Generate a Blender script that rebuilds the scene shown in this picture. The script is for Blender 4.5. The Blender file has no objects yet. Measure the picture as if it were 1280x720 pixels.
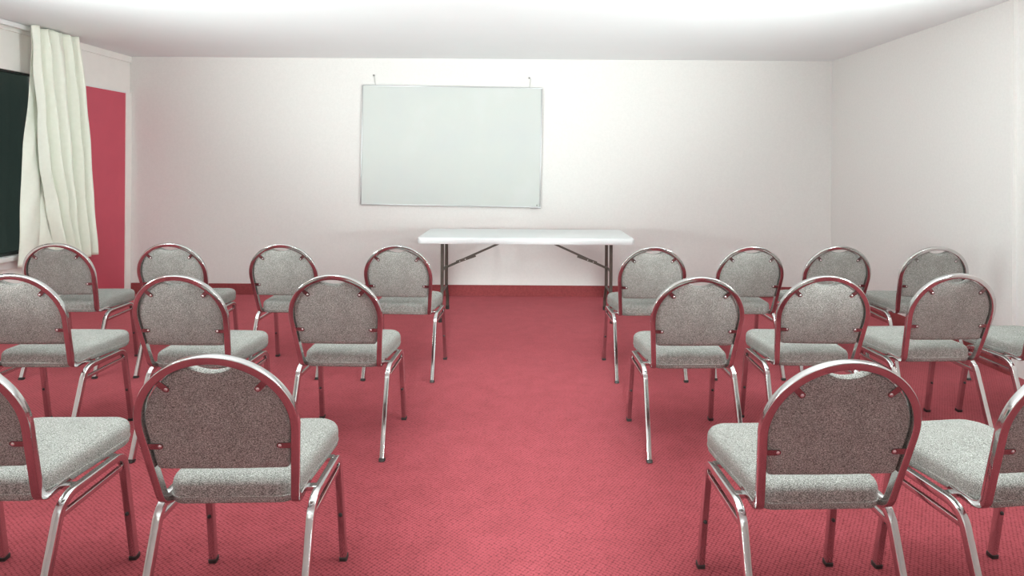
import bpy, bmesh, math, random
from mathutils import Vector, Matrix

random.seed(7)
scene = bpy.context.scene
COL = scene.collection
PI = math.pi

# ------------------------------------------------------------------ materials
def srgb(r, g, b):
    def f(c):
        c /= 255.0
        return c / 12.92 if c <= 0.04045 else ((c + 0.055) / 1.055) ** 2.4
    return (f(r), f(g), f(b), 1.0)

class Mat:
    def __init__(self, name):
        self.m = bpy.data.materials.new(name)
        self.m.use_nodes = True
        self.t = self.m.node_tree
        self.b = self.t.nodes['Principled BSDF']
        self.co = None
    def n(self, kind, **kw):
        nd = self.t.nodes.new(kind)
        for k, v in kw.items():
            if k in nd.inputs:
                nd.inputs[k].default_value = v
            else:
                setattr(nd, k, v)
        return nd
    def l(self, a, b):
        self.t.links.new(a, b)
    def coords(self):
        if self.co is None:
            self.co = self.n('ShaderNodeTexCoord').outputs['Object']
        return self.co
    def set(self, **kw):
        for k, v in kw.items():
            self.b.inputs[k.replace('_', ' ')].default_value = v
        return self
    def noise(self, scale, detail=2.0, rough=0.5):
        nd = self.n('ShaderNodeTexNoise', Scale=scale, Detail=detail, Roughness=rough)
        self.l(self.coords(), nd.inputs['Vector'])
        return nd
    def ramp(self, fac, stops):
        r = self.n('ShaderNodeValToRGB')
        el = r.color_ramp.elements
        el[0].position, el[0].color = stops[0]
        el[1].position, el[1].color = stops[-1]
        for p, c in stops[1:-1]:
            e = el.new(p)
            e.color = c
        self.l(fac, r.inputs[0])
        return r.outputs[0]
    def mul(self, a, b, fac=1.0):
        mx = self.n('ShaderNodeMix', data_type='RGBA', blend_type='MULTIPLY')
        mx.inputs[0].default_value = fac
        self.l(a, mx.inputs[6])
        self.l(b, mx.inputs[7])
        return mx.outputs[2]
    def bump(self, h, strength=0.2, dist=0.002):
        bp = self.n('ShaderNodeBump', Strength=strength, Distance=dist)
        self.l(h, bp.inputs['Height'])
        self.l(bp.outputs[0], self.b.inputs['Normal'])

def plain(name, col, rough=0.5, metal=0.0, spec=0.5, bump=None, var=None):
    m = Mat(name).set(Base_Color=col, Roughness=rough, Metallic=metal, Specular_IOR_Level=spec)
    if bump:
        m.bump(m.noise(bump[0], 3).outputs[0], bump[1], bump[2])
    if var:
        d = tuple(c * (1 - var[1]) for c in col[:3]) + (1,)
        m.l(m.ramp(m.noise(var[0], 3).outputs[0], [(0.35, d), (0.65, col)]), m.b.inputs['Base Color'])
    return m.m

WALL = plain('wall_vinyl', (0.715, 0.695, 0.675, 1), 0.62, 0, 0.3, bump=(160, 0.25, 0.002), var=(60, 0.035))
CEIL = plain('ceiling_paint', (0.84, 0.865, 0.87, 1), 0.9, 0, 0.2, var=(3, 0.01))
CREAM = plain('cream_paint', (0.86, 0.835, 0.80, 1), 0.5, 0, 0.4, var=(8, 0.03))
WHITE = plain('white_paint', (0.82, 0.81, 0.80, 1), 0.45, 0, 0.4, var=(8, 0.02))
RED = plain('red_panel_paint', srgb(203, 87, 104), 0.55, 0, 0.35, bump=(220, 0.2, 0.001), var=(5, 0.05))
BASE = plain('baseboard_carpet', srgb(146, 68, 70), 0.9, 0, 0.2, bump=(300, 0.4, 0.002), var=(60, 0.18))
CHROME = plain('chrome', (0.63, 0.62, 0.615, 1), 0.11, 1.0, 0.5, var=(9, 0.04))
CHROME2 = plain('bracket_metal', (0.42, 0.40, 0.39, 1), 0.25, 1.0, 0.5, var=(30, 0.1))
SCREW = plain('screw_metal', (0.85, 0.85, 0.85, 1), 0.3, 1.0, 0.5, var=(80, 0.1))
CAP = plain('black_plastic', (0.035, 0.03, 0.028, 1), 0.5, 0, 0.4, var=(60, 0.2))
PLASTIC = plain('table_plastic', (0.72, 0.735, 0.74, 1), 0.42, 0, 0.4, bump=(260, 0.15, 0.001), var=(120, 0.03))
LEGMETAL = plain('table_leg_metal', srgb(98, 92, 84), 0.4, 0.35, 0.5, var=(25, 0.12))
ALU = plain('aluminium', (0.50, 0.50, 0.51, 1), 0.38, 0.85, 0.5, var=(20, 0.05))
DARKALU = plain('dark_frame', (0.05, 0.055, 0.052, 1), 0.4, 0.3, 0.5, var=(20, 0.1))
NAIL = plain('nail_metal', (0.30, 0.29, 0.28, 1), 0.45, 0.7, 0.5, var=(90, 0.1))
RODW = plain('curtain_rod_enamel', (0.88, 0.88, 0.88, 1), 0.3, 0, 0.5, var=(12, 0.02))

def mat_board():
    m = Mat('whiteboard_enamel').set(Roughness=0.42, Specular_IOR_Level=0.4)
    c = m.ramp(m.noise(2.2, 4).outputs[0], [(0.3, (0.52, 0.54, 0.53, 1)), (0.55, (0.535, 0.555, 0.53, 1)), (0.72, (0.555, 0.57, 0.555, 1))])
    m.l(c, m.b.inputs['Base Color'])
    return m.m
BOARD = mat_board()

def mat_fabric():
    m = Mat('grey_tweed').set(Roughness=0.95, Specular_IOR_Level=0.15)
    mp = m.n('ShaderNodeMapping')
    mp.inputs['Scale'].default_value = (1.0, 1.6, 1.6)
    m.l(m.coords(), mp.inputs['Vector'])
    n1 = m.n('ShaderNodeTexNoise', Scale=330.0, Detail=2.0, Roughness=0.7)
    m.l(mp.outputs[0], n1.inputs['Vector'])
    c = m.ramp(n1.outputs[0], [(0.33, (0.06, 0.058, 0.052, 1)), (0.50, (0.29, 0.285, 0.266, 1)), (0.66, (0.60, 0.595, 0.56, 1))])
    n2 = m.noise(14, 3)
    c2 = m.ramp(n2.outputs[0], [(0.3, (0.88, 0.88, 0.88, 1)), (0.7, (1, 1, 1, 1))])
    m.l(m.mul(c, c2), m.b.inputs['Base Color'])
    m.bump(n1.outputs[0], 0.35, 0.002)
    return m.m
FABRIC = mat_fabric()
PIPING = plain('seat_piping', (0.22, 0.215, 0.20, 1), 0.9, 0, 0.15, bump=(300, 0.3, 0.001), var=(200, 0.3))

def mat_carpet():
    m = Mat('red_carpet').set(Roughness=0.95, Specular_IOR_Level=0.12)
    mp = m.n('ShaderNodeMapping')
    mp.inputs['Rotation'].default_value = (0, 0, 0.62)
    m.l(m.coords(), mp.inputs['Vector'])
    v = m.n('ShaderNodeTexVoronoi', Scale=84.0, Randomness=0.24)
    m.l(mp.outputs[0], v.inputs['Vector'])
    tuft = m.ramp(v.outputs['Distance'], [(0.30, (1.0, 1.0, 1.0, 1)), (0.50, (0.90, 0.86, 0.86, 1)), (0.64, (0.30, 0.22, 0.22, 1))])
    big = m.ramp(m.noise(0.9, 4, 0.6).outputs[0], [(0.3, (0.84, 0.80, 0.78, 1)), (0.7, (1, 1, 1, 1))])
    mid = m.ramp(m.noise(9, 4, 0.65).outputs[0], [(0.32, (0.80, 0.78, 0.77, 1)), (0.62, (1, 1, 1, 1))])
    m.b.inputs['Sheen Weight'].default_value = 0.62
    m.b.inputs['Sheen Roughness'].default_value = 0.45
    m.b.inputs['Sheen Tint'].default_value = (1.0, 0.27, 0.31, 1)
    base = m.ramp(m.noise(420, 2).outputs[0], [(0.3, srgb(142, 58, 66)), (0.7, srgb(166, 81, 89))])
    c = m.mul(m.mul(m.mul(base, tuft), big), mid)
    m.l(c, m.b.inputs['Base Color'])
    inv = m.n('ShaderNodeMath', operation='SUBTRACT')
    inv.inputs[0].default_value = 1.0
    m.l(v.outputs['Distance'], inv.inputs[1])
    m.bump(inv.outputs[0], 0.5, 0.004)
    return m.m
CARPET = mat_carpet()

def mat_curtain():
    m = Mat('curtain_cloth').set(Roughness=0.75, Specular_IOR_Level=0.25)
    c = m.ramp(m.noise(30, 3).outputs[0], [(0.3, (0.78, 0.805, 0.71, 1)), (0.7, (0.81, 0.835, 0.74, 1))])
    m.l(c, m.b.inputs['Base Color'])
    m.bump(m.noise(7, 3).outputs[0], 0.16, 0.01)
    return m.m
CURTAIN = mat_curtain()

def mat_glass():
    m = Mat('window_glass').set(Base_Color=(0.62, 0.72, 0.68, 1), Roughness=0.015, IOR=1.5)
    m.b.inputs['Transmission Weight'].default_value = 1.0
    return m.m
GLASS = mat_glass()

def mat_emit(name, col, s):
    m = Mat(name).set(Base_Color=(0.9, 0.9, 0.9, 1), Roughness=0.5)
    m.b.inputs['Emission Color'].default_value = col
    m.b.inputs['Emission Strength'].default_value = s
    return m.m

# ------------------------------------------------------------------ helpers
def obj(name, bm, mat, parent=None, smooth=True, loc=None):
    bmesh.ops.recalc_face_normals(bm, faces=bm.faces[:])
    me = bpy.data.meshes.new(name)
    bm.to_mesh(me)
    bm.free()
    me.materials.append(mat)
    if smooth:
        for p in me.polygons:
            p.use_smooth = True
        try:
            me.set_sharp_from_angle(angle=math.radians(38))
        except Exception:
            pass
    o = bpy.data.objects.new(name, me)
    COL.objects.link(o)
    if parent:
        o.parent = parent
    if loc:
        o.location = loc
    return o

def tag(o, label, cat, group=None):
    o['label'] = label
    o['category'] = cat
    if group:
        o['group'] = group
    return o

def thing(name, label, cat, loc=(0, 0, 0), rotz=0.0, group=None):
    o = bpy.data.objects.new(name, None)
    o.empty_display_size = 0.1
    COL.objects.link(o)
    o.location = loc
    o.rotation_euler = (0, 0, rotz)
    return tag(o, label, cat, group)

def struct(name, bm, mat, label=None, smooth=False):
    o = obj(name, bm, mat, smooth=smooth)
    o['kind'] = 'structure'
    if label:
        o['label'] = label
    return o

def box(bm, x0, x1, y0, y1, z0, z1, bevel=0.0, seg=2):
    r = bmesh.ops.create_cube(bm, size=1.0)
    vs = r['verts']
    for v in vs:
        v.co = Vector(((x0 + x1) / 2 + v.co.x * (x1 - x0), (y0 + y1) / 2 + v.co.y * (y1 - y0), (z0 + z1) / 2 + v.co.z * (z1 - z0)))
    if bevel > 0:
        es = set()
        for v in vs:
            es.update(v.link_edges)
        bmesh.ops.bevel(bm, geom=list(es), offset=bevel, segments=seg, affect='EDGES', profile=0.5)
    return bm

def nb():
    return bmesh.new()

def fillet(pts, radii, seg=8):
    """polyline with its inner corners rounded"""
    pts = [Vector(p) for p in pts]
    out = [pts[0]]
    for i in range(1, len(pts) - 1):
        a, b, c = pts[i - 1], pts[i], pts[i + 1]
        r = radii[i - 1]
        d1, d2 = (a - b).normalized(), (c - b).normalized()
        ang = d1.angle(d2)
        if r <= 0 or ang > PI - 0.02:
            out.append(b)
            continue
        t = r / math.tan(ang / 2)
        t = min(t, 0.48 * (a - b).length, 0.9 * (c - b).length)
        r = t * math.tan(ang / 2)
        cen = b + (d1 + d2).normalized() * (r / math.sin(ang / 2))
        p1, p2 = b + d1 * t, b + d2 * t
        v1, v2 = p1 - cen, p2 - cen
        w = v1.angle(v2)
        for k in range(seg + 1):
            s = k / seg
            v = (v1 * math.sin((1 - s) * w) + v2 * math.sin(s * w)) / math.sin(w)
            out.append(cen + v)
    out.append(pts[-1])
    return out

def square_profile(h, w=None, r=0.003, seg=3):
    w = h if w is None else w
    pr = []
    for cx, cy, a0 in ((h - r, w - r, 0), (-(h - r), w - r, PI / 2), (-(h - r), -(w - r), PI), (h - r, -(w - r), 1.5 * PI)):
        for k in range(seg + 1):
            a = a0 + PI / 2 * k / seg
            pr.append((cx + r * math.cos(a), cy + r * math.sin(a)))
    return pr

def round_profile(r, n=10):
    return [(r * math.cos(2 * PI * k / n), r * math.sin(2 * PI * k / n)) for k in range(n)]

def sweep(bm, path, prof, up=Vector((0, 0, 1)), closed=False):
    path = [Vector(p) for p in path]
    n = len(path)
    tans = []
    for i in range(n):
        if closed:
            t = path[(i + 1) % n] - path[i - 1]
        elif i == 0:
            t = path[1] - path[0]
        elif i == n - 1:
            t = path[-1] - path[-2]
        else:
            t = (path[i + 1] - path[i]).normalized() + (path[i] - path[i - 1]).normalized()
        tans.append(t.normalized())
    nrm = (up - tans[0] * up.dot(tans[0])).normalized()
    rings = []
    for i in range(n):
        if i:
            q = tans[i - 1].rotation_difference(tans[i])
            nrm = q @ nrm
            nrm = (nrm - tans[i] * nrm.dot(tans[i])).normalized()
        bi = tans[i].cross(nrm)
        rings.append([bm.verts.new(path[i] + nrm * a + bi * b) for a, b in prof])
    m = len(prof)
    for i in range(n if closed else n - 1):
        r0, r1 = rings[i], rings[(i + 1) % n]
        for k in range(m):
            bm.faces.new((r0[k], r0[(k + 1) % m], r1[(k + 1) % m], r1[k]))
    if not closed:
        bm.faces.new(rings[0][::-1])
        bm.faces.new(rings[-1])
    return bm

def rounded_rect(x0, x1, y0, y1, rads, seg=8):
    """counter-clockwise outline; rads: (x1y1, x0y1, x0y0, x1y0)"""
    out = []
    for (cx, cy, sx, sy, a0, r) in ((x1, y1, -1, -1, 0, rads[0]), (x0, y1, 1, -1, PI / 2, rads[1]), (x0, y0, 1, 1, PI, rads[2]), (x1, y0, -1, 1, 1.5 * PI, rads[3])):
        for k in range(seg + 1):
            a = a0 + PI / 2 * k / seg
            out.append((cx + sx * r + r * math.cos(a), cy + sy * r + r * math.sin(a)))
    return out

def loft(bm, rings, cap=(True, True)):
    vr = [[bm.verts.new(p) for p in r] for r in rings]
    m = len(rings[0])
    for a, b in zip(vr, vr[1:]):
        for k in range(m):
            bm.faces.new((a[k], a[(k + 1) % m], b[(k + 1) % m], b[k]))
    if cap[0]:
        bm.faces.new(vr[0][::-1])
    if cap[1]:
        bm.faces.new(vr[-1])
    return bm

def dome(bm, cen, axis, r, h, n=12, m=4):
    """low rounded button standing on cen along axis"""
    axis = Vector(axis).normalized()
    u = axis.orthogonal().normalized()
    w = axis.cross(u)
    rings = []
    for j in range(m + 1):
        a = PI / 2 * j / m * 0.92
        rr, hh = r * math.cos(a), h * math.sin(a)
        rings.append([Vector(cen) + axis * hh + (u * math.cos(2 * PI * k / n) + w * math.sin(2 * PI * k / n)) * rr for k in range(n)])
    return loft(bm, rings)

# ------------------------------------------------------------------ room
XL, XR, YB, YF, ZC = -4.02, 3.136, 6.009, -2.9, 2.415
T = 0.12
struct('floor', box(nb(), XL - T, XR + 0.3, YF - T, YB + T, -0.1, 0.0), CARPET, 'red patterned carpet floor')
struct('ceiling', box(nb(), XL - T, XR + 0.3, YF - T, YB + T, ZC, ZC + 0.1), CEIL, 'plain white ceiling')
struct('wall_back', box(nb(), XL - T, XR + 0.3, YB, YB + T, 0, ZC), WALL, 'pale vinyl wall behind the whiteboard')
struct('wall_front', box(nb(), XL - T, XR + 0.3, YF - T, YF, 0, ZC), WALL)
bm = nb()
box(bm, XR, XR + 0.3, 3.78, YB, 0, ZC)
box(bm, XR + 0.025, XR + 0.3, YF, 3.78, 0, ZC)
struct('wall_right', bm, WALL, 'pale vinyl wall on the right')

# left wall: window run, cream header, red panel section
WY0, WY1, WZ0, WZ1 = 1.55, 5.08, 0.595, 2.05
bm = nb()
box(bm, XL - T, XL, YF, WY0, 0, ZC)                       # solid part beside the camera
box(bm, XL - T, XL, WY0, WY1, 0, WZ0)                     # below the window
box(bm, XL - T, XL, WY0, YB, WZ1, ZC)                     # header
box(bm, XL - T, XL, WY1, YB, 0, WZ1)                      # behind the red panel
struct('wall_left', bm, CREAM, 'cream wall with header board above window and red panel')
struct('trim_1', box(nb(), XL, XL + 0.012, 5.13, 5.925, 0.0, 2.033), RED, 'red painted wall panel beside the curtain')
struct('trim_2', box(nb(), XL, XL + 0.022, 5.925, YB, 0.0, 2.05, 0.003), CREAM, 'cream upright trim in the corner')
bm = nb()
box(bm, XL, XL + 0.02, 4.95, 5.925, 2.033, 2.05, 0.002)
struct('trim_3', bm, WHITE, 'thin white moulding above the red panel')
struct('trim_4', box(nb(), XL, XL + 0.018, WY0 - 0.4, YB, 2.352, ZC, 0.003), CREAM, 'cream strip under the ceiling on left wall')
struct('trim_5', box(nb(), XL, XL + 0.02, 5.06, 5.13, 0.0, 2.05, 0.003), CREAM)
bh = 0.112
bm = box(nb(), XL + 0.03, XR, YB - 0.014, YB, 0, bh, 0.003)
struct('baseboard_back', bm, BASE, 'dark red carpet baseboard along back wall')
struct('baseboard_right', box(nb(), XR - 0.014, XR, 3.78, YB - 0.014, 0, bh, 0.003), BASE, 'dark red carpet baseboard along right wall')

# window: glass, dark frame and white stool
bm = nb()
box(bm, XL - 0.055, XL - 0.045, WY0 + 0.02, WY1 - 0.02, WZ0 + 0.02, WZ1 - 0.012)
wn = struct('window_1', bm, GLASS, 'dark window at night on the left wall')
bm = nb()
for (a, b, c, d) in ((WY0, WY1, WZ0, WZ0 + 0.022), (WY0, WY1, WZ1 - 0.014, WZ1), (WY0, WY0 + 0.022, WZ0, WZ1), (WY1 - 0.022, WY1, WZ0, WZ1)):
    box(bm, XL - 0.07, XL - 0.02, a, b, c, d)
obj('window_frame', bm, DARKALU, wn, smooth=False)
bm = nb()
box(bm, XL - 0.02, XL + 0.045, WY0 - 0.05, 5.13, 0.557, 0.597, 0.006)
box(bm, XL, XL + 0.018, WY0 - 0.03, 5.11, 0.50, 0.557, 0.003)
obj('window_sill', bm, WHITE, wn)

# ------------------------------------------------------------------ curtain and rod
rod = thing('curtain_rod', 'white curtain rod under the ceiling above the dark window', 'curtain rod', (XL, 3.2, 2.40))
bm = nb()
box(bm, 0.062, 0.082, -1.6, 1.92, -0.026, 0.012, 0.005)
obj('rail', bm, RODW, rod)
for y in (-1.5, -0.4, 0.7, 1.3):
    obj('bracket', box(nb(), 0.016, 0.064, y - 0.012, y + 0.012, -0.014, 0.004, 0.002), RODW, rod)

def lerp_tab(tab, t):
    for (t0, v0), (t1, v1) in zip(tab, tab[1:]):
        if t <= t1:
            q = (t - t0) / (t1 - t0)
            q = q * q * (3 - 2 * q) * 0.5 + q * 0.5
            return v0 + (v1 - v0) * q
    return tab[-1][1]

def cloth(y_left, y_right, x0, folds, amp0, amp1, seed, ztop=2.402, zbot=0.505, NZ=70, NP=190):
    """hanging cloth: broad rounded ridges towards the room, narrow deep valleys between them"""
    rnd = random.Random(seed)
    offs = [rnd.uniform(-0.3, 0.3) for _ in range(12)]
    bm = nb()
    rows = []
    for j in range(NZ + 1):
        t = j / NZ
        z = ztop + (zbot - ztop) * t
        yl, yr = lerp_tab(y_left, t), lerp_tab(y_right, t)
        amp = amp0 + (amp1 - amp0) * min(1.0, t * 1.8)
        head = max(0.0, 1 - t / 0.075)                       # gathered heading tape at the top
        row = []
        for i in range(NP + 1):
            q = i / NP
            warp = q + 0.05 * math.sin(6.3 * q + offs[0] * 6 + 0.9 * t) * q * (1 - q) * 4
            ph = PI * (folds * warp + 0.10 * math.sin(3.1 * t + 7 * q + offs[1] * 9))
            ridge = abs(math.sin(ph)) ** 0.62
            k = int(ph / PI)
            ridge *= 1.0 + offs[k % 12] * 0.9
            x = x0 - amp * (1 - ridge)
            x += (0.006 * math.sin(PI * folds * 3.7 * q) + 0.004 * math.sin(57 * q + 2)) * head
            x -= 0.030 * head * 0.5
            x += 0.006 * math.sin(9 * t + 5 * q) * t + 0.003 * math.sin(23 * t + 17 * q)
            y = yl + (yr - yl) * q + 0.010 * math.sin(2 * ph + 0.6) * (1 - 0.5 * t) * min(1, 8 * q * (1 - q))
            dz = 0.008 * math.sin(7 * q + 1) * t + head * 0.006 * math.sin(21 * q)
            row.append(bm.verts.new((x, y, z + dz)))
        rows.append(row)
    for a, b in zip(rows, rows[1:]):
        for i in range(NP):
            bm.faces.new((a[i], a[i + 1], b[i + 1], b[i]))
    return bm
cur = obj('curtain', cloth([(0, 4.60), (0.17, 4.62), (0.37, 4.675), (0.58, 4.72), (0.75, 4.80), (1.0, 4.93)],
                           [(0, 5.055), (0.3, 5.14), (0.58, 5.20), (1.0, 5.26)], -3.805, 4.6, 0.045, 0.125, 3), CURTAIN)
tag(cur, 'pale green pleated curtain gathered between dark window and red panel', 'curtain')
lin = obj('lining', cloth([(0, 4.68), (0.17, 4.67), (0.5, 4.625), (1.0, 4.575)],
                          [(0, 4.95), (0.5, 5.0), (1.0, 5.08)], -3.905, 2.4, 0.012, 0.030, 5, 2.38, 0.50, 60, 90), CURTAIN, cur)
for o in (cur, lin):
    sm = o.modifiers.new('thickness', 'SOLIDIFY')
    sm.thickness = 0.003

# ------------------------------------------------------------------ whiteboard, hung from two nails
BW, BH = 1.828, 1.218
wb = thing('whiteboard', 'large framed blank whiteboard hung on the back wall', 'whiteboard', (-0.744, YB - 0.002, 0.914))
wb.rotation_euler = (0, math.radians(0.62), 0)
hw = BW / 2
obj('writing_surface', box(nb(), -hw + 0.006, hw - 0.006, -0.020, -0.006, 0.006, BH - 0.006), BOARD, wb, smooth=False)
bm = nb()
fw = 0.010
box(bm, -hw, hw, -0.027, -0.003, BH - fw, BH, 0.002)
box(bm, -hw, -hw + fw, -0.027, -0.003, fw, BH - fw, 0.002)
box(bm, hw - fw, hw, -0.027, -0.003, fw, BH - fw, 0.002)
box(bm, -hw, hw, -0.029, -0.003, 0, fw, 0.002)
obj('frame', bm, ALU, wb)
bm = nb()
box(bm, hw - 0.10, hw + 0.004, -0.036, -0.003, -0.008, 0.010, 0.004)
o = obj('corner_clip', bm, ALU, wb)
bm = dome(nb(), (hw - 0.035, -0.028, 0.024), (0, -1, 0), 0.007, 0.005)
obj('rivet', bm, NAIL, wb)
for x, dx in ((-0.782, -0.017), (0.783, 0.012)):
    bm = nb()
    sweep(bm, [(x, -0.012, BH - 0.004), (x + dx * 0.5, -0.009, BH + 0.045), (x + dx, -0.008, BH + 0.092)], round_profile(0.0016, 6), Vector((1, 0, 0)))
    obj('hanging_wire', bm, NAIL, wb)
for x, z, lab in ((-1.530, 2.236, 'small nail in back wall above left end of whiteboard'), (0.050, 2.219, 'small nail in back wall above right end of whiteboard')):
    bm = nb()
    sweep(bm, [(0, 0.004, 0), (0, -0.018, 0.002)], round_profile(0.0025, 8), Vector((0, 0, 1)))
    dome(bm, (0, -0.018, 0.002), (0, -1, 0), 0.010, 0.004)
    tag(obj('wall_nail', bm, NAIL, loc=(x, YB, z)), lab, 'nail', 'nails holding the whiteboard')

# ------------------------------------------------------------------ folding table
TX, TY0, TY1, TZ, TT = 0.022, 4.93, 5.655, 0.722, 0.054
tb = thing('folding_table', 'long white plastic folding table in front of the back wall', 'table', (TX, (TY0 + TY1) / 2, 0))
hl, hd = 0.915, (TY1 - TY0) / 2
def tring(inset, z):
    r = max(0.05 - inset, 0.01)
    return [(x, y, z) for x, y in rounded_rect(-hl + inset, hl - inset, -hd + inset, hd - inset, (r,) * 4, 8)]
bm = loft(nb(), [tring(0.012, TZ - TT), tring(0.004, TZ - TT + 0.002), tring(0.001, TZ - TT + 0.008), tring(0.0, TZ - 0.014), tring(0.003, TZ - 0.005), tring(0.009, TZ - 0.001), tring(0.016, TZ)])
obj('tabletop', bm, PLASTIC, tb)
yc = (TY0 + TY1) / 2
for s, lx in ((-1, -0.72), (1, 0.735)):
    for yt, yfoot in ((5.085 - yc, 4.99 - yc), (5.365 - yc, 5.455 - yc)):
        bm = nb()
        ztop = TZ - TT + 0.004
        path = fillet([(lx, yt, ztop), (lx, yt, 0.24), (lx + s * 0.0, yfoot, 0.10), (lx, yfoot, 0.0)], (0.12, 0.12), 8)
        sweep(bm, path, round_profile(0.0145, 12), Vector((1, 0, 0)))
        lg = obj('leg', bm, LEGMETAL, tb)
        bm = nb()
        sweep(bm, [(lx, yfoot, 0.0), (lx, yfoot, 0.035)], round_profile(0.0175, 12), Vector((1, 0, 0)))
        obj('foot_cap', bm, CAP, lg)
    for z in (0.415, 0.235):
        bm = nb()
        sweep(bm, [(lx, 5.085 - yc, z), (lx, 5.365 - yc, z)], round_profile(0.010, 10), Vector((1, 0, 0)))
        obj('cross_bar', bm, LEGMETAL, tb)
    bm = nb()
    sweep(bm, [(lx, 5.105 - yc, ztop - 0.012), (lx, 5.345 - yc, ztop - 0.012)], square_profile(0.012), Vector((1, 0, 0)))
    obj('hinge_bar', bm, LEGMETAL, tb)
    # folding brace: short lower link, knuckle, long upper link
    bm = nb()
    ym = 5.225 - yc
    k = (lx - s * 0.135, ym, 0.478)
    sweep(bm, [(lx, ym, 0.418), k], square_profile(0.010, 0.004, 0.002), Vector((0, 0, 1)))
    sweep(bm, [(k[0] + s * 0.03, ym + 0.009, k[2] - 0.010), (lx - s * 0.555, ym + 0.009, ztop - 0.002)], square_profile(0.009, 0.006, 0.002), Vector((0, 0, 1)))
    sweep(bm, [(k[0] + s * 0.03, ym + 0.009, k[2] - 0.008), (k[0] - s * 0.14, ym + 0.009, k[2] + 0.052)], square_profile(0.0125, 0.009, 0.003), Vector((0, 0, 1)))
    br = obj('brace', bm, LEGMETAL, tb)
    for q in (0.0, 0.05):
        bm = dome(nb(), (k[0] - s * q, ym - 0.001, k[2] + q * 0.36), (0, -1, 0), 0.005, 0.004)
        obj('rivet', bm, SCREW, br)

# ------------------------------------------------------------------ stacking chair
HT = 0.011                                    # half the tube size
def hy(z):                                    # rear plane of the leaning back
    return -0.2619 - 0.2746 * z
def hc(z):                                    # tube centre line in that plane
    return hy(z) + 0.010
LEAN = Vector((0, -0.2746, 1)).normalized()   # up along the back
FWD = Vector((0, 1, 0.2746)).normalized()     # forward, square to the back

AX, AZ0, AZ = 0.2000, 0.643, 0.186            # arch of the hoop (centre line)
def arch(inset, n=40, a0=-6.0):
    pts = []
    for i in range(n + 1):
        a = math.radians(a0 + (180 - 2 * a0) * i / n)
        pts.append(((AX - inset) * math.cos(a), AZ0 + (AZ - inset) * math.sin(a)))
    return pts

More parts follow.
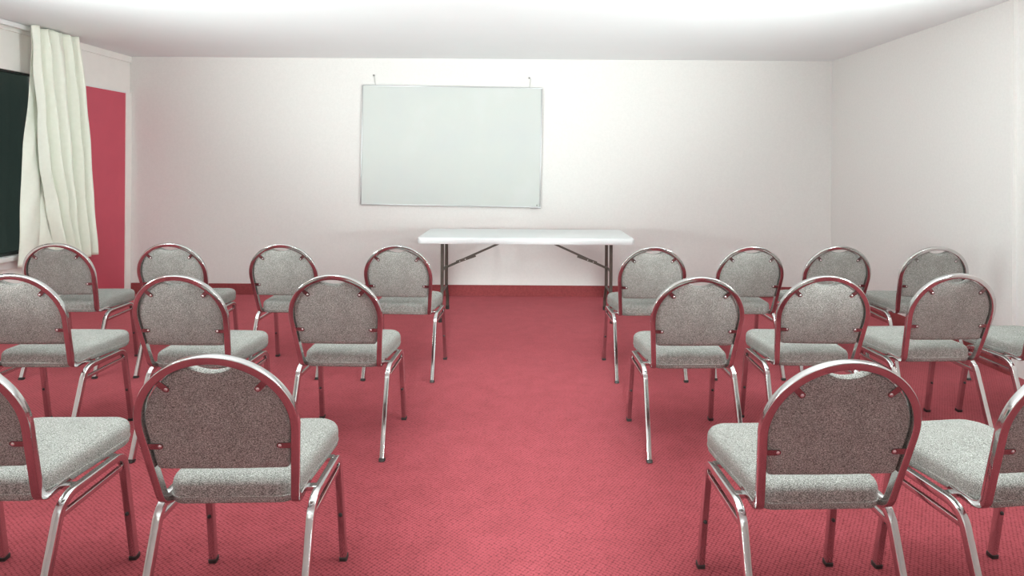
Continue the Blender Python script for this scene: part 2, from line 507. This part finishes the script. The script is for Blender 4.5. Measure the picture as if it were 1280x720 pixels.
def make_chair():
    root = thing('banquet_chair', '', 'chair')
    # seat cushion
    seat_out = []
    fr, bk = 0.052, -0.352
    def outline(inset):
        pts = rounded_rect(-0.196 + inset, 0.196 - inset, bk + inset, fr - inset, (max(0.075 - inset, 0.02),) * 2 + (max(0.05 - inset, 0.015),) * 2, 10)
        out = []
        for x, y in pts:
            k = (y - bk) / (fr - bk)
            w = 0.89 + 0.11 * min(1, k * 1.25)
            bow = 0.012 * (1 - (x / 0.2) ** 2) if k > 0.6 else 0.0
            out.append((x * w, y + bow * (k - 0.6) / 0.4))
        return out
    def sz(y, z):
        return z - 0.004 * (y + 0.35) / 0.40 - 0.03 * max(0.0, y + 0.02) * (z - 0.39)
    rings = []
    for ins, z in ((0.016, 0.3875), (0.005, 0.389), (0.001, 0.394), (0.0, 0.402), (-0.001, 0.414), (-0.0015, 0.426), (-0.001, 0.438), (0.001, 0.446), (0.006, 0.4535), (0.015, 0.4595), (0.032, 0.4638), (0.065, 0.4665), (0.105, 0.4682), (0.15, 0.469)):
        rings.append([(x, y, sz(y, z)) for x, y in outline(ins)])
    seat = obj('seat', loft(nb(), rings), FABRIC, root)
    bm = nb()
    sweep(bm, [(x, y, sz(y, 0.4085)) for x, y in outline(-0.0002)], round_profile(0.0026, 6), Vector((0, 0, 1)), closed=True)
    obj('piping', bm, FABRIC, seat)
    # hoop with its J bends and seat rails
    half = fillet([(0.158, -0.04, 0.396), (0.1765, hc(0.396) + 0.004, 0.396), (AX * math.cos(math.radians(-6)), hc(AZ0 + AZ * math.sin(math.radians(-6))), AZ0 + AZ * math.sin(math.radians(-6)))], (0.046,), 10)
    ar = [Vector((x, hc(z), z)) for x, z in arch(0.0, 48)]
    other = [Vector((-p.x, p.y, p.z)) for p in reversed(half)]
    path = half[:-1] + ar + other[1:]
    obj('back_frame', sweep(nb(), path, square_profile(HT, HT, 0.0032, 3)), CHROME, root)
    # backrest panel
    ci = 0.0145
    side = []
    zb = 0.508
    for x, z in arch(ci, 48, -6.0):
        side.append((x, z))
    DW, DZ = 0.058, 0.789                       # hand hole: wide shallow scoop in the top edge
    DE = AZ0 + (AZ - ci) * math.sqrt(1 - (DW / (AX - ci)) ** 2)
    dense = []
    for (x0, z0), (x1, z1) in zip(side, side[1:]):
        for k in range(4):
            q = k / 4
            dense.append((x0 + (x1 - x0) * q, z0 + (z1 - z0) * q))
    dense.append(side[-1])
    outl = []
    for x, z in dense:
        outl.append((x, DZ + (DE - DZ) * (x / DW) ** 2 if abs(x) < DW else z))
    # bottom edge with rounded corners
    bxw = 0.1745
    bot = [(-bxw - 0.001, zb + 0.022)] + [(-bxw + 0.012 - 0.012 * math.cos(a), zb + 0.012 - 0.012 * math.sin(a)) for a in [PI / 2 * k / 5 for k in range(1, 6)]]
    bot += [(-bxw + 0.012 + (2 * bxw - 0.024) * k / 10, zb - 0.002 * math.sin(PI * k / 10)) for k in range(1, 10)]
    right = [(bxw - 0.012 + 0.012 * math.sin(a), zb + 0.012 - 0.012 * math.cos(a)) for a in [PI / 2 * k / 5 for k in range(0, 6)]] + [(bxw + 0.001, zb + 0.022)]
    outl = outl + bot + right
    cx, cz = 0.0, 0.66
    def pring(inset, depth):
        out = []
        n = len(outl)
        for i in range(n):
            x, z = outl[i]
            xp, zp = outl[i - 1]
            xn, zn = outl[(i + 1) % n]
            tx, tz = xn - xp, zn - zp
            L = math.hypot(tx, tz) or 1
            nx, nz = -tz / L, tx / L                    # inward for counter-clockwise
            X, Z = x + nx * inset, z + nz * inset
            p = Vector((X, hy(Z) + 0.006, Z)) + FWD * depth
            out.append(p)
        return out
    def pscale(f, depth):
        out = []
        for p in pring(0.010, 0.0):
            X = cx + (p.x - cx) * f
            Z = cz + (p.z - cz) * f
            out.append(Vector((X, hy(Z) + 0.006, Z)) + FWD * depth)
        return out
    rings = [pscale(0.5, 0.0005), pscale(0.95, 0.0), pring(0.004, 0.0008), pring(0.0008, 0.003), pring(0.0, 0.008), pring(0.0, 0.018), pring(0.002, 0.024), pring(0.006, 0.029), pscale(0.97, 0.033), pscale(0.85, 0.038), pscale(0.55, 0.041)]
    back = obj('backrest', loft(nb(), rings), FABRIC, root)
    # four tabs screw the panel to the hoop
    for sx in (-1, 1):
        for sxr, z, dx, dz, ln in ((0.1555, 0.5805, 1.0, 0.0, 0.034), (0.1155, 0.7475, 0.70, 0.714, 0.040)):
            d = (Vector((sx * dx, 0, 0)) + LEAN * dz).normalized()
            side_v = d.cross(FWD).normalized()
            p0 = Vector((sx * sxr, hy(z) + 0.006, z)) - FWD * 0.0022
            a = p0 - d * 0.0085
            e = p0 + d * (ln - 0.004)
            bm = nb()
            rows = []
            prof = []
            for k in range(7):
                an = PI / 2 + PI * k / 6
                prof.append(a + d * (0.0085 + 0.0085 * math.cos(an)) + side_v * 0.0085 * math.sin(an))
            pts = prof + [e - side_v * 0.0085, e + side_v * 0.0085]
            loft(bm, [[p - FWD * 0.0012 for p in pts], [p + FWD * 0.0012 for p in pts]])
            tabo = obj('bracket', bm, CHROME2, root, smooth=False)
            obj('screw', dome(nb(), p0 - FWD * 0.0011, -FWD, 0.0046, 0.0026, 12, 3), SCREW, tabo)
    # leg frames
    for s in (-1, 1):
        zr, xr = 0.379, 0.209
        full = fillet([(s * 0.2148, 0.0, 0.004), (s * xr, -0.058, zr), (s * xr, -0.318, zr), (s * 0.2147, -0.438, 0.004)], (0.042, 0.065), 10)
        # front leg = first straight + bend, rail, rear leg = bend + last straight
        fl, rl, rr = full[:12], full[11:13], full[12:]
        pr = square_profile(HT, HT, 0.003, 3)
        leg = obj('leg', sweep(nb(), fl, pr, Vector((0, 1, 0))), CHROME, root)
        ft = Vector(full[0])
        bm = nb()
        d = (full[1] - full[0]).normalized()
        sweep(bm, [ft - d * 0.004, ft + d * 0.001, ft + d * 0.010], square_profile(0.0130, 0.0125, 0.003, 2), Vector((0, 1, 0)))
        obj('foot_cap', bm, CAP, leg)
        hole = full[0] + d * 0.168
        obj('stacking_bumper', dome(nb(), hole + Vector((0, -HT, 0)), (0, -1, 0), 0.0065, 0.006), CAP, leg)
        obj('side_rail', sweep(nb(), rl, pr, Vector((0, 0, 1))), CHROME, root)
        leg = obj('leg', sweep(nb(), rr, pr, Vector((0, 0, 1))), CHROME, root)
        ft = Vector(full[-1])
        d = (full[-2] - full[-1]).normalized()
        bm = nb()
        sweep(bm, [ft - d * 0.004, ft + d * 0.001, ft + d * 0.010], square_profile(0.0130, 0.0125, 0.003, 2), Vector((0, 1, 0)))
        obj('foot_cap', bm, CAP, leg)
        bm = nb()
        sweep(bm, [(s * 0.2096, -0.052, 0.338), (s * 0.2096, -0.331, 0.333)], square_profile(0.008, 0.0065, 0.002), Vector((0, 0, 1)))
        obj('stretcher', bm, CHROME, root)
    for y in (-0.09, -0.26):
        bm = nb()
        sweep(bm, [(-0.205, y, 0.384), (0.205, y, 0.384)], square_profile(0.007, 0.011, 0.002), Vector((0, 0, 1)))
        obj('cross_bar', bm, CHROME, root)
    return root

def dup(root):
    r = root.copy()
    COL.objects.link(r)
    for ch in list(root.children):
        c = ch.copy()
        COL.objects.link(c)
        c.parent = r
        for g in ch.children:
            d = g.copy()
            COL.objects.link(d)
            d.parent = c
    return r

CHAIRS = [
    # x, y, turn, label
    (-1.5122, 1.9728, 0.0241, 'grey chrome-framed chair in nearest row, cut off by the left photo edge'),
    (-0.8105, 1.9724, 0.0342, 'grey chrome-framed chair in nearest row, just left of the aisle'),
    (0.8080, 1.9607, 0.0357, 'grey chrome-framed chair in nearest row, just right of the aisle'),
    (1.3946, 1.9859, 0.1246, 'grey chrome-framed chair in nearest row, cut off by the right photo edge'),
    (-2.2310, 3.0448, -0.0009, 'grey chrome-framed chair in middle row, cut off by the left photo edge'),
    (-1.5077, 3.0446, -0.0179, 'grey chrome-framed chair in middle row, second left of the aisle'),
    (-0.8303, 3.0795, -0.0236, 'grey chrome-framed chair in middle row, just left of the aisle'),
    (0.7717, 3.0837, 0.0304, 'grey chrome-framed chair in middle row, just right of the aisle'),
    (1.3794, 3.1296, -0.0173, 'grey chrome-framed chair in middle row, second right of the aisle'),
    (1.9939, 3.2054, 0.0505, 'grey chrome-framed chair in middle row, third right of the aisle'),
    (2.5977, 3.2302, 0.0497, 'grey chrome-framed chair in middle row, only its seat showing at right edge'),
    (-2.8691, 4.0488, 0.0560, 'grey chrome-framed chair in far row, directly below the pale curtain'),
    (-2.1882, 4.0869, 0.0344, 'grey chrome-framed chair in far row, third left of the aisle'),
    (-1.4770, 4.0746, -0.0061, 'grey chrome-framed chair in far row, second left of the aisle'),
    (-0.7441, 4.0457, -0.0485, 'grey chrome-framed chair in far row, beside left end of white table'),
    (0.7718, 4.0521, 0.0461, 'grey chrome-framed chair in far row, beside right end of white table'),
    (1.4014, 4.1061, 0.0242, 'grey chrome-framed chair in far row, second right of the aisle'),
    (1.9866, 4.1556, -0.0159, 'grey chrome-framed chair in far row, third right of the aisle'),
    (2.5958, 4.1428, -0.0315, 'grey chrome-framed chair in far row, nearest the right wall'),
]
proto = make_chair()
for i, (x, y, rz, lab) in enumerate(CHAIRS):
    c = proto if i == 0 else dup(proto)
    c.location = (x, y, 0)
    c.rotation_euler = (0, 0, rz)
    tag(c, lab, 'chair', 'grey banquet chairs set out in rows')

# ------------------------------------------------------------------ added globe fill lights, unseen above the camera's view
DIFF = mat_emit('fill_globe_glow', (0.89, 1.0, 0.98, 1), 27.0)
GZ = 2.08
def make_light():
    root = thing('fill_globe', '', 'light')
    def turned(prof, n=24):
        return [[(r * math.cos(2 * PI * k / n), r * math.sin(2 * PI * k / n), z) for k in range(n)] for r, z in prof]
    obj('canopy', loft(nb(), turned([(0.06, 0.0), (0.06, -0.012), (0.045, -0.022), (0.012, -0.028)])), CHROME, root)
    obj('stem', sweep(nb(), [(0, 0, -0.02), (0, 0, GZ - ZC + 0.15)], round_profile(0.006, 10), Vector((1, 0, 0))), CHROME, root)
    obj('collar', loft(nb(), turned([(0.02, GZ - ZC + 0.185), (0.05, GZ - ZC + 0.175), (0.052, GZ - ZC + 0.145)])), CHROME, root)
    R = 0.16
    obj('globe', loft(nb(), turned([(R * math.sin(a), GZ - ZC + R * math.cos(a)) for a in [0.25 + (PI - 0.27) * k / 20 for k in range(21)]], 32)), DIFF, root)
    return root
lights = [(-2.9, 1.85, 'leftmost over the nearest chairs'), (-1.1, 1.85, 'over the nearest chairs left of the aisle'), (0.7, 1.85, 'over the nearest chairs right of the aisle'), (2.4, 1.85, 'rightmost over the nearest chairs')]
lp = make_light()
for i, (x, y, w) in enumerate(lights):
    o = lp if i == 0 else dup(lp)
    o.location = (x, y, ZC)
    tag(o, 'added globe fill light, ' + w, 'light', 'added globe lights')

# added fill spots outside the view, most of them bounced off the ceiling
FILL_SPOTS = [  # x, y, z, aim x, aim y, aim z, watts, cone
    (-2.0, -2.3, 1.0, -1.4, -2.0, 3.8, 190.0, 150.0),
    (1.3, -2.3, 1.0, 0.7, -2.0, 3.8, 190.0, 150.0),
    (2.35, 1.75, 1.0, 0.2, 3.6, 3.45, 560.0, 120.0),
    (-3.10, 1.75, 1.0, -1.0, 3.6, 3.45, 560.0, 120.0),
    (0.02, -1.0, 0.56, 0.02, 6.0, -0.47, 1000.0, 18.5),  # low beam added down the aisle to brighten the back wall's foot
]
for x, y, z, ax, ay, az, watts, cone in FILL_SPOTS:
    ld = bpy.data.lights.new('fill_spot', 'SPOT')
    ld.energy = watts
    ld.color = (0.89, 1.0, 0.98)
    ld.spot_size = math.radians(cone)
    ld.spot_blend = 1.0 if cone > 30 else 0.55
    ld.shadow_soft_size = 0.15 if cone > 30 else 0.25
    lo = bpy.data.objects.new('fill_spot', ld)
    COL.objects.link(lo)
    lo.location = (x, y, z)
    lo.rotation_euler = (Vector((ax, ay, az)) - Vector((x, y, z))).to_track_quat('-Z', 'Y').to_euler()

# ------------------------------------------------------------------ world, camera, colour
w = bpy.data.worlds.new('night')
scene.world = w
w.use_nodes = True
w.node_tree.nodes['Background'].inputs[0].default_value = (0.03, 0.04, 0.037, 1)
w.node_tree.nodes['Background'].inputs[1].default_value = 1.0

cam = bpy.data.cameras.new('camera')
co = bpy.data.objects.new('camera', cam)
COL.objects.link(co)
F, PX, PY = 736.85, 654.73, 208.1
cam.sensor_fit = 'HORIZONTAL'
cam.sensor_width = 36.0
cam.lens = F / 1280 * 36.0
cam.shift_x = (640 - PX) / 1280
cam.shift_y = (PY - 360) / 1280
cam.clip_start = 0.05
co.location = (0, 0, 1.322)
co.rotation_euler = (PI / 2, 0, 0)
co.rotation_euler = (Matrix.Rotation(PI / 2, 4, 'X') @ Matrix.Rotation(0.00637, 4, 'Z')).to_euler()
scene.camera = co

scene.view_settings.view_transform = 'Standard'
scene.view_settings.look = 'None'
scene.view_settings.gamma = 1.0
scene.view_settings.use_curve_mapping = False
scene.view_settings.exposure = 0.21
scene.cycles.max_bounces = 14
scene.cycles.diffuse_bounces = 8
scene.cycles.glossy_bounces = 6
scene.cycles.transmission_bounces = 8
scene.cycles.use_denoising = True
